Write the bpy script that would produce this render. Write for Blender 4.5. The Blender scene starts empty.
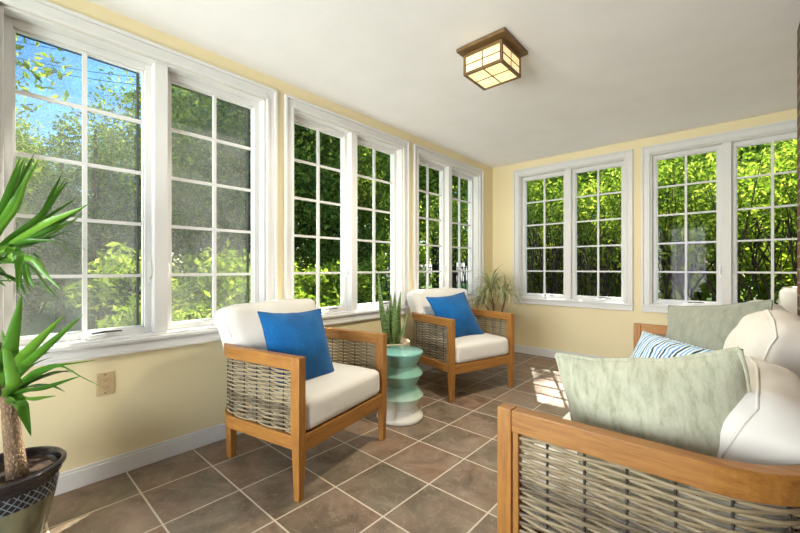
import bpy, bmesh, math, random
from mathutils import Vector, Matrix, noise
R = math.radians
rnd = random.Random(7)
S = bpy.context.scene
COL = S.collection

# ------------------------------------------------------------------ camera, sky, sun, big light, exposure
FPX, YAW, HZ, EYE = 371.84, 0.7309, 267.5, 1.09
cd = bpy.data.cameras.new('camera'); cam = bpy.data.objects.new('camera', cd); COL.objects.link(cam)
cam.location = (0, 0, EYE); cam.rotation_euler = (R(90), 0, YAW)
cd.sensor_width = 36; cd.lens = FPX / 800 * 36; cd.shift_y = (HZ - 266.5) / 800; cd.clip_end = 300; cd.clip_start = 0.02
S.camera = cam
SUN_DIR = Vector((-.37, .77, 1.0)).normalized()
w = bpy.data.worlds.new('world'); S.world = w; w.use_nodes = True
wn = w.node_tree.nodes; wl = w.node_tree.links
bg = wn['Background']
sky = wn.new('ShaderNodeTexSky'); sky.sky_type = 'NISHITA'; sky.sun_disc = False
sky.sun_elevation = math.asin(SUN_DIR.z); sky.sun_rotation = math.atan2(SUN_DIR.x, SUN_DIR.y)
sky.air_density = 1.0; sky.dust_density = .6; sky.ozone_density = 2.0
hs = wn.new('ShaderNodeHueSaturation'); hs.inputs['Saturation'].default_value = 1.35; wl.new(sky.outputs[0], hs.inputs['Color']); wl.new(hs.outputs[0], bg.inputs[0]); bg.inputs[1].default_value = 0.3
sl = bpy.data.lights.new('sun', 'SUN'); sl.energy = 15; sl.angle = R(0.6); sl.color = (1, .95, .86)
sun = bpy.data.objects.new('sun', sl); COL.objects.link(sun)
sun.rotation_euler = SUN_DIR.to_track_quat('Z', 'Y').to_euler(); sun.location = (-6, 12, 16)
al = bpy.data.lights.new('added_back_fill', 'AREA'); al.shape = 'RECTANGLE'; al.size = 5; al.size_y = 3.4
al.energy = 840; al.color = (.97, .985, 1)
ao = bpy.data.objects.new('added_back_fill', al); COL.objects.link(ao)
ao.location = (-1.2, -3.5, .8); ao.rotation_euler = (R(122), 0, 0)      # added fill light, unseen, shining in through the made-up doors behind
S.view_settings.view_transform = 'Standard'; S.view_settings.look = 'None'
S.view_settings.gamma = 1; S.view_settings.use_curve_mapping = False
S.view_settings.exposure = 0.6
S.cycles.max_bounces = 8; S.cycles.transparent_max_bounces = 24; S.cycles.diffuse_bounces = 5

def at(px, py, d):
    """point seen at a pixel, d metres deep"""
    u = (px - 400) / FPX; c, s = math.cos(YAW), math.sin(YAW)
    return Vector((d * (u * c - s), d * (u * s + c), EYE - (py - HZ) / FPX * d))

# ------------------------------------------------------------------ mesh builder
class MB:
    def __init__(self): self.v = []; self.f = []; self.sm = []
    def add(self, vs, fs, smooth=False):
        n = len(self.v); self.v += [tuple(p) for p in vs]
        self.f += [tuple(i + n for i in q) for q in fs]; self.sm += [smooth] * len(fs); return self
    def box(self, x0, x1, y0, y1, z0, z1, T=None):
        vs = [(x, y, z) for x in (x0, x1) for y in (y0, y1) for z in (z0, z1)]
        if T: vs = [T(*p) for p in vs]
        return self.add(vs, [(0, 1, 3, 2), (4, 6, 7, 5), (0, 4, 5, 1), (2, 3, 7, 6), (0, 2, 6, 4), (1, 5, 7, 3)])
    def tube(self, pts, r, n=8, cap=True, flat=1.0):
        pts = [Vector(p) for p in pts]; m = len(pts)
        rr = r if isinstance(r, (list, tuple)) else [r] * m
        vs = []; up = None
        for i, p in enumerate(pts):
            t = (pts[min(i + 1, m - 1)] - pts[max(i - 1, 0)]).normalized()
            if up is None:
                up = Vector((0, 0, 1)) if abs(t.z) < .9 else Vector((1, 0, 0))
            a = t.cross(up).normalized(); b = a.cross(t).normalized(); up = b
            for k in range(n):
                q = 2 * math.pi * k / n
                vs.append(p + a * (rr[i] * math.cos(q) * flat) + b * (rr[i] * math.sin(q)))
        fs = [(i * n + k, i * n + (k + 1) % n, (i + 1) * n + (k + 1) % n, (i + 1) * n + k) for i in range(m - 1) for k in range(n)]
        if cap: fs += [tuple(range(n))[::-1], tuple((m - 1) * n + k for k in range(n))]
        return self.add(vs, fs, True)
    def lathe(self, prof, n=48, c=(0, 0, 0), close=True):
        vs = []; m = len(prof)
        for r, z in prof:
            for k in range(n):
                a = 2 * math.pi * k / n; vs.append((c[0] + r * math.cos(a), c[1] + r * math.sin(a), c[2] + z))
        fs = [(i * n + k, i * n + (k + 1) % n, (i + 1) * n + (k + 1) % n, (i + 1) * n + k) for i in range(m - 1) for k in range(n)]
        if close: fs += [tuple(range(n))[::-1], tuple((m - 1) * n + k for k in range(n))]
        return self.add(vs, fs, True)
    def ribbon(self, pts, normals, a0, a1, z0, z1):
        """rectangular section swept along a level path: a0..a1 along the outward normal, z0..z1 in height"""
        vs = []; m = len(pts)
        for p, nn in zip(pts, normals):
            for a, z in ((a0, z0), (a1, z0), (a1, z1), (a0, z1)): vs.append((p.x + nn.x * a, p.y + nn.y * a, z))
        fs = [(i * 4 + k, i * 4 + (k + 1) % 4, i * 4 + 4 + (k + 1) % 4, i * 4 + 4 + k) for i in range(m - 1) for k in range(4)]
        fs += [(3, 2, 1, 0), tuple((m - 1) * 4 + k for k in range(4))]
        return self.add(vs, fs)
    def build(self, name, mat, parent=None, bevel=0, loc=None, rot=None, sub=0, fix=True):
        me = bpy.data.meshes.new(name); me.from_pydata(self.v, [], self.f)
        me.polygons.foreach_set('use_smooth', self.sm)
        if fix:
            bm = bmesh.new(); bm.from_mesh(me); bmesh.ops.recalc_face_normals(bm, faces=bm.faces); bm.to_mesh(me); bm.free()
        me.update()
        o = bpy.data.objects.new(name, me); COL.objects.link(o)
        if mat: me.materials.append(mat)
        if parent: o.parent = parent
        if loc: o.location = loc
        if rot: o.rotation_euler = rot
        if bevel:
            b = o.modifiers.new('bevel', 'BEVEL'); b.width = bevel; b.segments = 2; b.limit_method = 'ANGLE'; b.angle_limit = R(40)
        if sub:
            b = o.modifiers.new('sub', 'SUBSURF'); b.levels = sub; b.render_levels = sub
        return o

def tag(o, label=None, cat=None, group=None, kind=None):
    for k, v in (('label', label), ('category', cat), ('group', group), ('kind', kind)):
        if v: o[k] = v
    return o
def empty(name, loc=(0, 0, 0), rz=0):
    o = bpy.data.objects.new(name, None); COL.objects.link(o); o.empty_display_size = .1
    o.location = loc; o.rotation_euler = (0, 0, rz); return o
def kids(o): return [c for c in COL.objects if c.parent == o]
def copy_tree(o, parent=None):
    ch = kids(o)
    c = o.copy(); COL.objects.link(c)
    if parent: c.parent = parent
    for k in ch: copy_tree(k, c)
    return c

# ------------------------------------------------------------------ materials
def mat(name): 
    m = bpy.data.materials.new(name); m.use_nodes = True
    nt = m.node_tree; return m, nt, nt.nodes['Principled BSDF'], nt.nodes['Material Output']
def nd(nt, t, **kw):
    n = nt.nodes.new(t)
    for k, v in kw.items():
        if k in n.inputs: n.inputs[k].default_value = v
        else: setattr(n, k, v)
    return n
def coord(nt, scale=(1, 1, 1), loc=(0, 0, 0), out='Object'):
    tc = nd(nt, 'ShaderNodeTexCoord'); mp = nd(nt, 'ShaderNodeMapping')
    mp.inputs['Scale'].default_value = scale; mp.inputs['Location'].default_value = loc
    nt.links.new(tc.outputs[out], mp.inputs[0]); return mp.outputs[0]
def ramp(nt, fac, stops):
    r = nd(nt, 'ShaderNodeValToRGB'); e = r.color_ramp.elements
    while len(e) < len(stops): e.new(.5)
    for el, (p, c) in zip(e, stops): el.position = p; el.color = (*c, 1) if len(c) == 3 else c
    nt.links.new(fac, r.inputs[0]); return r.outputs[0]
def noisy(nt, vec, scale, detail=4, rough=.55, dist=0):
    n = nd(nt, 'ShaderNodeTexNoise'); n.inputs['Scale'].default_value = scale; n.inputs['Detail'].default_value = detail
    n.inputs['Roughness'].default_value = rough; n.inputs['Distortion'].default_value = dist
    nt.links.new(vec, n.inputs['Vector']); return n.outputs['Fac']
def bump(nt, b, h, strength=.3, dist=.01):
    n = nd(nt, 'ShaderNodeBump'); n.inputs['Strength'].default_value = strength; n.inputs['Distance'].default_value = dist
    nt.links.new(h, n.inputs['Height']); nt.links.new(n.outputs[0], b.inputs['Normal']); return n
def simple(name, c1, c2=None, scale=20, rough=.6, bmp=0, bscale=None, spec=.3, stretch=(1, 1, 1), lo=.35, hi=.65, dist=.004):
    m, nt, b, o = mat(name); b.inputs['Roughness'].default_value = rough; b.inputs['Specular IOR Level'].default_value = spec
    v = coord(nt, stretch); f = noisy(nt, v, scale)
    nt.links.new(ramp(nt, f, [(lo, c1), (hi, c2 or tuple(x * .92 for x in c1))]), b.inputs['Base Color'])
    if bmp: bump(nt, b, noisy(nt, v, bscale or scale * 3), bmp, dist)
    return m

M = {}
M['yellow'] = simple('yellow_wall_paint', (.80, .695, .44), (.78, .675, .425), 3, .55, .12, 90)
M['ceil'] = simple('ceiling_paint', (.87, .855, .855), (.84, .825, .825), 4, .8, .25, 60)
M['white'] = simple('white_trim_paint', (.71, .70, .685), (.69, .68, .665), 6, .4, 0, 60, .35)
M['outside'] = simple('exterior_siding', (.55, .52, .45), None, 5, .7)
def wood(name, stretch):
    m, nt, b, o = mat(name); v = coord(nt, stretch)
    f = noisy(nt, v, 9, 6, .6, .6); g = noisy(nt, v, 45, 3, .6)
    mx = nd(nt, 'ShaderNodeMix', data_type='FLOAT'); mx.inputs[0].default_value = .35
    nt.links.new(f, mx.inputs[2]); nt.links.new(g, mx.inputs[3])
    nt.links.new(ramp(nt, mx.outputs[0], [(.3, (.20, .078, .016)), (.5, (.32, .138, .029)), (.72, (.42, .20, .05))]), b.inputs['Base Color'])
    b.inputs['Roughness'].default_value = .42; b.inputs['Specular IOR Level'].default_value = .35
    bump(nt, b, g, .08, .002); return m
M['wood_x'] = wood('teak_lengthwise', (.6, 7, 7)); M['wood_y'] = wood('teak_crosswise', (7, .6, 7)); M['wood_z'] = wood('teak_upright', (7, 7, .6))
def wicker_mat():
    m, nt, b, o = mat('wicker_strand'); gi = nd(nt, 'ShaderNodeNewGeometry')
    f = noisy(nt, coord(nt, (1, 1, 1)), 22, 3)
    ad = nd(nt, 'ShaderNodeMath', operation='ADD'); nt.links.new(gi.outputs['Random Per Island'], ad.inputs[0]); nt.links.new(f, ad.inputs[1])
    nt.links.new(ramp(nt, ad.outputs[0], [(.45, (.125, .092, .052)), (.9, (.23, .175, .10)), (1.0, (.30, .235, .14))]), b.inputs['Base Color'])
    b.inputs['Roughness'].default_value = .55; return m
M['wicker'] = wicker_mat()
M['stake'] = simple('dark_stake', (.05, .04, .03), None, 20, .6)
M['cream'] = simple('cream_canvas', (.72, .695, .65), (.69, .665, .62), 5, .85, .25, 500, .1, dist=.001)
M['rubber'] = simple('leg_tip', (.03, .025, .02), None, 20, .6)
def blue_mat():
    m, nt, b, o = mat('blue_chenille'); v = coord(nt, (1, 1, 1))
    f = noisy(nt, v, 180, 3, .8); g = noisy(nt, v, 8, 4)
    mx = nd(nt, 'ShaderNodeMix', data_type='FLOAT'); mx.inputs[0].default_value = .4
    nt.links.new(f, mx.inputs[2]); nt.links.new(g, mx.inputs[3])
    nt.links.new(ramp(nt, mx.outputs[0], [(.32, (.004, .05, .17)), (.55, (.008, .115, .33)), (.75, (.03, .20, .46))]), b.inputs['Base Color'])
    b.inputs['Roughness'].default_value = .9; b.inputs['Specular IOR Level'].default_value = .1
    b.inputs['Sheen Weight'].default_value = .15; bump(nt, b, f, .5, .004); return m
M['blue'] = blue_mat()
def sage_mat(name, a, bcol, c):
    m, nt, b, o = mat(name); v = coord(nt, (22, 6, 7))
    f = noisy(nt, v, 2.2, 7, .7, .3); g = noisy(nt, coord(nt), 300, 2)
    nt.links.new(ramp(nt, f, [(.33, a), (.5, bcol), (.68, c)]), b.inputs['Base Color'])
    b.inputs['Roughness'].default_value = .8; b.inputs['Specular IOR Level'].default_value = .15; b.inputs['Sheen Weight'].default_value = .25
    bump(nt, b, g, .2, .002); return m
M['sage'] = sage_mat('sage_velvet', (.30, .305, .21), (.43, .44, .33), (.52, .52, .41))
M['grey_sage'] = sage_mat('grey_green_velvet', (.19, .205, .165), (.24, .255, .205), (.28, .295, .24))
def stripe_mat():
    m, nt, b, o = mat('blue_ikat_stripe'); v = coord(nt, (1, 1, 1)); wv = nd(nt, 'ShaderNodeTexWave'); wv.bands_direction = 'X'
    wv.inputs['Scale'].default_value = 16; wv.inputs['Distortion'].default_value = 5; wv.inputs['Detail'].default_value = 2; wv.inputs['Detail Scale'].default_value = 1.1
    nt.links.new(v, wv.inputs['Vector'])
    wv2 = nd(nt, 'ShaderNodeTexWave'); wv2.bands_direction = 'X'; wv2.inputs['Scale'].default_value = 5.3; wv2.inputs['Distortion'].default_value = 3
    nt.links.new(v, wv2.inputs['Vector'])
    c1 = ramp(nt, wv2.outputs['Fac'], [(.2, (.02, .07, .10)), (.45, (.05, .17, .50)), (.8, (.16, .38, .62))])
    s = ramp(nt, wv.outputs['Fac'], [(.42, (0, 0, 0)), (.55, (1, 1, 1))])
    mx = nd(nt, 'ShaderNodeMix', data_type='RGBA'); nt.links.new(s, mx.inputs[0]); nt.links.new(c1, mx.inputs[6]); mx.inputs[7].default_value = (.62, .68, .70, 1)
    nt.links.new(mx.outputs[2], b.inputs['Base Color']); b.inputs['Roughness'].default_value = .9; b.inputs['Specular IOR Level'].default_value = .1; return m
M['stripe'] = stripe_mat()
TILE, TX, TY = .3296, -1.471, 1.4914
def tile_mat():
    m, nt, b, o = mat('slate_tiles'); v = coord(nt, (1, 1, 1), (-TX, -TY, 0))
    br = nd(nt, 'ShaderNodeTexBrick'); br.offset = 0; br.squash = 1; br.offset_frequency = 1
    for k, x in (('Scale', 1), ('Mortar Size', .0042), ('Mortar Smooth', .15), ('Brick Width', TILE), ('Row Height', TILE), ('Bias', 0)): br.inputs[k].default_value = x
    br.inputs['Color1'].default_value = (.0, .0, .0, 1); br.inputs['Color2'].default_value = (1, 1, 1, 1); br.inputs['Mortar'].default_value = (.5, .5, .5, 1)
    nt.links.new(v, br.inputs['Vector'])
    # shift the clouding from tile to tile
    cm = nd(nt, 'ShaderNodeVectorMath', operation='SCALE'); cm.inputs['Scale'].default_value = 7; nt.links.new(br.outputs['Color'], cm.inputs[0])
    av = nd(nt, 'ShaderNodeVectorMath', operation='ADD'); nt.links.new(v, av.inputs[0]); nt.links.new(cm.outputs[0], av.inputs[1])
    f = noisy(nt, av.outputs[0], 5, 8, .62, .8); g = noisy(nt, av.outputs[0], 2.2, 4, .6)
    base = ramp(nt, f, [(.28, (.115, .077, .05)), (.45, (.195, .137, .093)), (.6, (.26, .19, .135)), (.75, (.33, .255, .18))])
    hue = ramp(nt, g, [(.35, (.80, .88, .86)), (.5, (1, 1, 1)), (.68, (1.05, .88, .78))])
    mu = nd(nt, 'ShaderNodeMix', data_type='RGBA', blend_type='MULTIPLY'); mu.inputs[0].default_value = 1
    nt.links.new(base, mu.inputs[6]); nt.links.new(hue, mu.inputs[7])
    # thin pale veins
    vn = nd(nt, 'ShaderNodeTexNoise', noise_dimensions='3D'); vn.inputs['Scale'].default_value = 6; vn.inputs['Detail'].default_value = 3; vn.inputs['Distortion'].default_value = 2.2
    nt.links.new(av.outputs[0], vn.inputs['Vector'])
    vr = ramp(nt, vn.outputs['Fac'], [(.485, (0, 0, 0)), (.5, (.35, .35, .35)), (.515, (0, 0, 0))])
    mv = nd(nt, 'ShaderNodeMix', data_type='RGBA'); nt.links.new(vr, mv.inputs[0]); nt.links.new(mu.outputs[2], mv.inputs[6]); mv.inputs[7].default_value = (.42, .33, .24, 1)
    mx = nd(nt, 'ShaderNodeMix', data_type='RGBA'); nt.links.new(br.outputs['Fac'], mx.inputs[0]); nt.links.new(mv.outputs[2], mx.inputs[6]); mx.inputs[7].default_value = (.60, .52, .40, 1)
    nt.links.new(mx.outputs[2], b.inputs['Base Color'])
    rr = nd(nt, 'ShaderNodeMapRange'); rr.inputs[3].default_value = .33; rr.inputs[4].default_value = .55; nt.links.new(f, rr.inputs[0]); nt.links.new(rr.outputs[0], b.inputs['Roughness'])
    b.inputs['Specular IOR Level'].default_value = .35
    hh = nd(nt, 'ShaderNodeMath', operation='SUBTRACT'); nt.links.new(f, hh.inputs[0]); nt.links.new(br.outputs['Fac'], hh.inputs[1])
    bump(nt, b, hh.outputs[0], .25, .004); return m
M['tile'] = tile_mat()
def brick_mat():
    m, nt, b, o = mat('brown_brick'); tc = nd(nt, 'ShaderNodeTexCoord'); sx = nd(nt, 'ShaderNodeSeparateXYZ'); nt.links.new(tc.outputs['Object'], sx.inputs[0])
    ad = nd(nt, 'ShaderNodeMath', operation='ADD'); nt.links.new(sx.outputs[0], ad.inputs[0]); nt.links.new(sx.outputs[1], ad.inputs[1])
    cx = nd(nt, 'ShaderNodeCombineXYZ'); nt.links.new(ad.outputs[0], cx.inputs[0]); nt.links.new(sx.outputs[2], cx.inputs[1])
    br = nd(nt, 'ShaderNodeTexBrick')
    for k, x in (('Scale', 1), ('Mortar Size', .006), ('Brick Width', .21), ('Row Height', .072)): br.inputs[k].default_value = x
    br.inputs['Color1'].default_value = (.16, .065, .035, 1); br.inputs['Color2'].default_value = (.07, .04, .028, 1); br.inputs['Mortar'].default_value = (.30, .25, .20, 1)
    nt.links.new(cx.outputs[0], br.inputs['Vector']); nt.links.new(br.outputs['Color'], b.inputs['Base Color']); b.inputs['Roughness'].default_value = .85
    inv = nd(nt, 'ShaderNodeMath', operation='SUBTRACT'); inv.inputs[0].default_value = 1; nt.links.new(br.outputs['Fac'], inv.inputs[1])
    bump(nt, b, inv.outputs[0], .6, .01); return m
M['brick'] = brick_mat()
def glass_mat(name, refl=.05):
    m, nt, b, o = mat(name); nt.nodes.remove(b)
    t = nd(nt, 'ShaderNodeBsdfTransparent'); t.inputs[0].default_value = (.97, .98, .97, 1); g = nd(nt, 'ShaderNodeBsdfGlossy'); g.inputs['Roughness'].default_value = .02
    mx = nd(nt, 'ShaderNodeMixShader'); mx.inputs[0].default_value = refl
    nt.links.new(t.outputs[0], mx.inputs[1]); nt.links.new(g.outputs[0], mx.inputs[2]); nt.links.new(mx.outputs[0], o.inputs[0]); return m
M['glass'] = glass_mat('window_glass', .004)
def screen_mat():
    m, nt, b, o = mat('insect_screen_mesh'); nt.nodes.remove(b)
    t = nd(nt, 'ShaderNodeBsdfTransparent'); d = nd(nt, 'ShaderNodeBsdfDiffuse'); d.inputs[0].default_value = (.19, .19, .175, 1)
    tl = nd(nt, 'ShaderNodeBsdfTranslucent'); tl.inputs[0].default_value = (.13, .13, .12, 1); ad = nd(nt, 'ShaderNodeAddShader')
    nt.links.new(d.outputs[0], ad.inputs[0]); nt.links.new(tl.outputs[0], ad.inputs[1])
    f = noisy(nt, coord(nt), 160, 2, .9); g = noisy(nt, coord(nt), 5, 3)
    a = nd(nt, 'ShaderNodeMath', operation='MULTIPLY'); nt.links.new(f, a.inputs[0]); nt.links.new(g, a.inputs[1])
    rr = nd(nt, 'ShaderNodeMapRange'); rr.inputs[1].default_value = .15; rr.inputs[2].default_value = .35; rr.inputs[3].default_value = .12; rr.inputs[4].default_value = .36
    nt.links.new(a.outputs[0], rr.inputs[0])
    mx = nd(nt, 'ShaderNodeMixShader'); nt.links.new(rr.outputs[0], mx.inputs[0]); nt.links.new(t.outputs[0], mx.inputs[1]); nt.links.new(ad.outputs[0], mx.inputs[2])
    nt.links.new(mx.outputs[0], o.inputs[0]); return m
M['screen'] = screen_mat()
M['screen_frame'] = simple('screen_frame', (.10, .10, .09), None, 20, .5)
M['handle'] = simple('handle_white', (.8, .79, .77), None, 30, .3, spec=.5)
M['dark_metal'] = simple('handle_dark', (.05, .045, .04), None, 30, .35, spec=.5)
M['almond'] = simple('almond_plastic', (.60, .46, .27), None, 30, .4, spec=.4)
def leafmat(name, stops, trans=.45):
    m, nt, b, o = mat(name); nt.nodes.remove(b); gi = nd(nt, 'ShaderNodeNewGeometry')
    c = ramp(nt, gi.outputs['Random Per Island'], stops)
    d = nd(nt, 'ShaderNodeBsdfDiffuse'); t = nd(nt, 'ShaderNodeBsdfTranslucent'); nt.links.new(c, d.inputs[0])
    br = nd(nt, 'ShaderNodeMix', data_type='RGBA', blend_type='MULTIPLY'); br.inputs[0].default_value = 1; nt.links.new(c, br.inputs[6]); br.inputs[7].default_value = (1.35, 1.3, .7, 1)
    nt.links.new(br.outputs[2], t.inputs[0])
    mx = nd(nt, 'ShaderNodeMixShader'); mx.inputs[0].default_value = trans; nt.links.new(d.outputs[0], mx.inputs[1]); nt.links.new(t.outputs[0], mx.inputs[2])
    nt.links.new(mx.outputs[0], o.inputs[0]); return m
M['leaf_yellow'] = leafmat('yellow_green_leaves', [(0, (.10, .18, .02)), (.5, (.22, .31, .045)), (1, (.42, .48, .11))], .55)
M['leaf_mid'] = leafmat('mid_green_leaves', [(0, (.06, .125, .018)), (.5, (.17, .265, .038)), (1, (.42, .50, .10))], .58)
M['leaf_dark'] = leafmat('dark_green_leaves', [(0, (.045, .09, .02)), (.6, (.125, .20, .04)), (1, (.30, .37, .08))], .55)
M['bark'] = simple('bark', (.055, .04, .028), (.03, .022, .016), 14, .9, .6, 30)
M['grass'] = simple('lawn_grass', (.075, .15, .015), (.12, .20, .025), 6, .95, .5, 60)
M['pavement'] = simple('pale_pavement', (.15, .145, .14), (.13, .125, .12), 5, .9)
M['iron'] = simple('black_iron', (.02, .02, .02), None, 10, .5)

# ------------------------------------------------------------------ the room
XL, XB, XR, YF, YB, ZC = -2.42, .27, 1.1, 4.575, -1.05, 2.432
ZS, ZT = .705, 2.262                      # window opening
TL = lambda a, n, z: (XL + n, a, z)       # left wall: along, into room, up
TF = lambda a, n, z: (a, YF - n, z)
LG = [(-.034, 1.377), (1.439, 2.814), (2.892, 4.282)]
FG = [(-2.12, -.788), (-.714, .62)]
def wall(name, T, a0, a1, holes, th=.16, z0=0., z1=ZC, m='yellow'):
    b = MB(); c = a0
    for h0, h1 in holes:
        b.box(c, h0, -th, 0, z0, z1, T); b.box(h0, h1, -th, 0, z0, ZS, T); b.box(h0, h1, -th, 0, ZT, z1, T); c = h1
    b.box(c, a1, -th, 0, z0, z1, T)
    return tag(b.build(name, M[m]), kind='structure')
CW = .075
wall('wall_left', TL, YB - .16, YF + .16, [(a + CW, b - CW) for a, b in LG])
wall('wall_far', TF, XL, XR + .16, [(a + CW, b - CW) for a, b in FG])
tag(MB().box(XB, XB + .5, YB - .16, 3.08, 0, ZC).build('wall_brick', M['brick']), kind='structure')
tag(MB().box(XR, XR + .16, 3.08, YF, 0, ZC).box(XB + .5, XR + .16, 2.92, 3.08, 0, ZC).build('wall_right', M['yellow']), kind='structure')
tag(MB().box(XL, -1.95, YB - .16, YB, 0, ZC).box(-.35, XB, YB - .16, YB, 0, ZC).box(-1.95, -.35, YB - .16, YB, 2.2, ZC).build('wall_back', M['yellow']), kind='structure')
tag(MB().box(XL - .16, XR + .16, YB - .16, YF + .16, -.1, 0).build('floor', M['tile']), kind='structure')
tag(MB().box(XL - .3, XR + .3, YB - .3, YF + .3, ZC, ZC + .12).build('ceiling', M['ceil']), kind='structure')
# unseen glazed doors behind the viewer, added to let the fill light in
for i, (d0, d1) in enumerate([(-1.95, -1.15), (-1.15, -.35)]):
    b = MB()
    b.box(d0, d0 + .09, YB - .1, YB - .05, 0, 2.2).box(d1 - .09, d1, YB - .1, YB - .05, 0, 2.2)
    b.box(d0 + .09, d1 - .09, YB - .1, YB - .05, 0, .2).box(d0 + .09, d1 - .09, YB - .1, YB - .05, 2.1, 2.2)
    d = tag(b.build('added_door_%d' % (i + 1), M['white'], bevel=.004), kind='structure')
    MB().box(d0 + .09, d1 - .09, YB - .078, YB - .072, .2, 2.1).build('glass_pane', M['glass'], d)
# skirting
def skirt(name, T, a0, a1):
    b = MB(); b.box(a0, a1, 0, .014, 0, .085, T); b.box(a0, a1, 0, .009, .085, .1, T)
    return tag(b.build(name, M['white'], bevel=.003), kind='structure')
skirt('baseboard_left', TL, YB, YF - .014); skirt('baseboard_far', TF, XL, XR)

# unseen pale gravel outside, added to bounce sunlight up onto the ceiling
M['gravel'] = simple('bounce_gravel', (.60, .57, .50), (.50, .47, .42), 30, .9, .6, 60)
tag(MB().box(-4.1, XL - .17, -4, 6.2, -.35, -.32).box(XL - .17, 5, YF + .17, 6.2, -.35, -.32).build('bounce_strip_1', M['gravel']), kind='structure')
# ------------------------------------------------------------------ windows
def window(i, T, a0, a1, screen=False):
    b = MB(); i0, i1 = a0 + CW, a1 - CW
    zt = 2.339
    for (x0, x1, z0, z1) in ((a0, i0, ZS, zt), (i1, a1, ZS, zt), (i0, i1, ZT, zt)): b.box(x0, x1, 0, .016, z0, z1, T)   # flat casing
    for (x0, x1, z0, z1) in ((a0, a0 + .02, ZS, zt), (a1 - .02, a1, ZS, zt), (a0 + .02, a1 - .02, zt - .02, zt)): b.box(x0, x1, .016, .03, z0, z1, T)
    for (x0, x1, z0, z1) in ((i0 - .022, i0, ZS, ZT), (i1, i1 + .022, ZS, ZT), (i0, i1, ZT, ZT + .022)): b.box(x0, x1, .016, .022, z0, z1, T)
    b.box(a0, a1, 0, .018, .632, .69, T); b.box(a0, a1, .018, .026, .632, .648, T)           # apron
    b.box(a0 - .004, a1 + .004, 0, .034, .69, .707, T)                                          # stool
    for (x0, x1, z0, z1) in ((i0, i0 + .014, ZS, ZT), (i1 - .014, i1, ZS, ZT), (i0, i1, ZT - .012, ZT), (i0, i1, ZS, ZS + .014)): b.box(x0, x1, -.15, 0, z0, z1, T)
    mid = (i0 + i1) / 2
    b.box(mid - .034, mid + .034, -.15, -.012, ZS + .01, ZT - .01, T)
    root = tag(b.build('window_%d' % i, M['white'], bevel=.003), kind='structure')
    for k, (s0, s1) in enumerate([(i0 + .014, mid - .034), (mid + .034, i1 - .014)]):
        z0, z1 = ZS + .014, ZT - .012; g0, g1, gz0, gz1 = s0 + .032, s1 - .032, z0 + .034, z1 - .038
        f = MB()
        for q in ((s0, g0, z0, z1), (g1, s1, z0, z1), (g0, g1, z0, gz0), (g0, g1, gz1, z1)): f.box(q[0], q[1], -.125, -.07, q[2], q[3], T)
        for q in ((g0, g0 + .008, gz0, gz1), (g1 - .008, g1, gz0, gz1), (g0, g1, gz0, gz0 + .008), (g0, g1, gz1 - .008, gz1)): f.box(q[0], q[1], -.114, -.086, q[2], q[3], T)
        sash = f.build('sash', M['white'], root, bevel=.002)
        g = MB(); mc = (g0 + g1) / 2
        g.box(mc - .0095, mc + .0095, -.111, -.089, gz0, gz1, T)
        for r in range(1, 5):
            zz = gz0 + (gz1 - gz0) * r / 5; g.box(g0, g1, -.11, -.09, zz - .0085, zz + .0085, T)
        g.build('muntin_grid', M['white'], sash)
        MB().box(g0, g1, -.102, -.098, gz0, gz1, T).build('glass_pane', M['glass'], sash)
        # crank
        cr = MB(); c = mc + .03
        cr.box(c - .05, c + .05, -.07, -.04, z0, z0 + .022, T); cr.box(c - .03, c + .03, -.07, -.015, z0, z0 + .012, T)
        crank = cr.build('window_crank', M['handle'], root, bevel=.004)
        MB().tube([T(c - .01, -.04, z0 + .028), T(c + .04, -.034, z0 + .034), T(c + .115, -.032, z0 + .032)], [.005, .006, .004], 8).build('crank_handle', M['dark_metal'], crank)
        lx = g1 + .022 if k == 0 else g0 - .022
        lv = MB(); lv.box(lx - .008, lx + .008, -.07, -.06, 1.0, 1.12, T); lv.tube([T(lx, -.061, 1.03), T(lx, -.043, 1.05), T(lx, -.036, 1.11)], [.006, .006, .005], 6)
        lv.build('lock_lever', M['handle'], root)
        if screen:
            sf = MB()
            for q in ((g0 - .02, g0, gz0, gz1), (g1, g1 + .02, gz0, gz1), (g0 - .02, g1 + .02, gz0 - .02, gz0), (g0 - .02, g1 + .02, gz1 - .014, gz1)): pass
            q0, q1 = g0 + .0, g1 - .012
            for q in ((q1 - .014, q1, gz0, gz1 - .002), (q0, q1 - .014, gz1 - .008, gz1 - .002)): sf.box(q[0], q[1], -.138, -.128, q[2], q[3], T)
            sfo = sf.build('screen_frame', M['screen_frame'], root)
            MB().box(q0, q1 - .014, -.134, -.132, gz0, gz1 - .008, T).build('insect_screen', M['screen'], sfo)
    return root
for i, (a, b) in enumerate(LG): window(i + 1, TL, a, b, screen=(i == 0))
for i, (a, b) in enumerate(FG): window(i + 4, TF, a, b)

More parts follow.
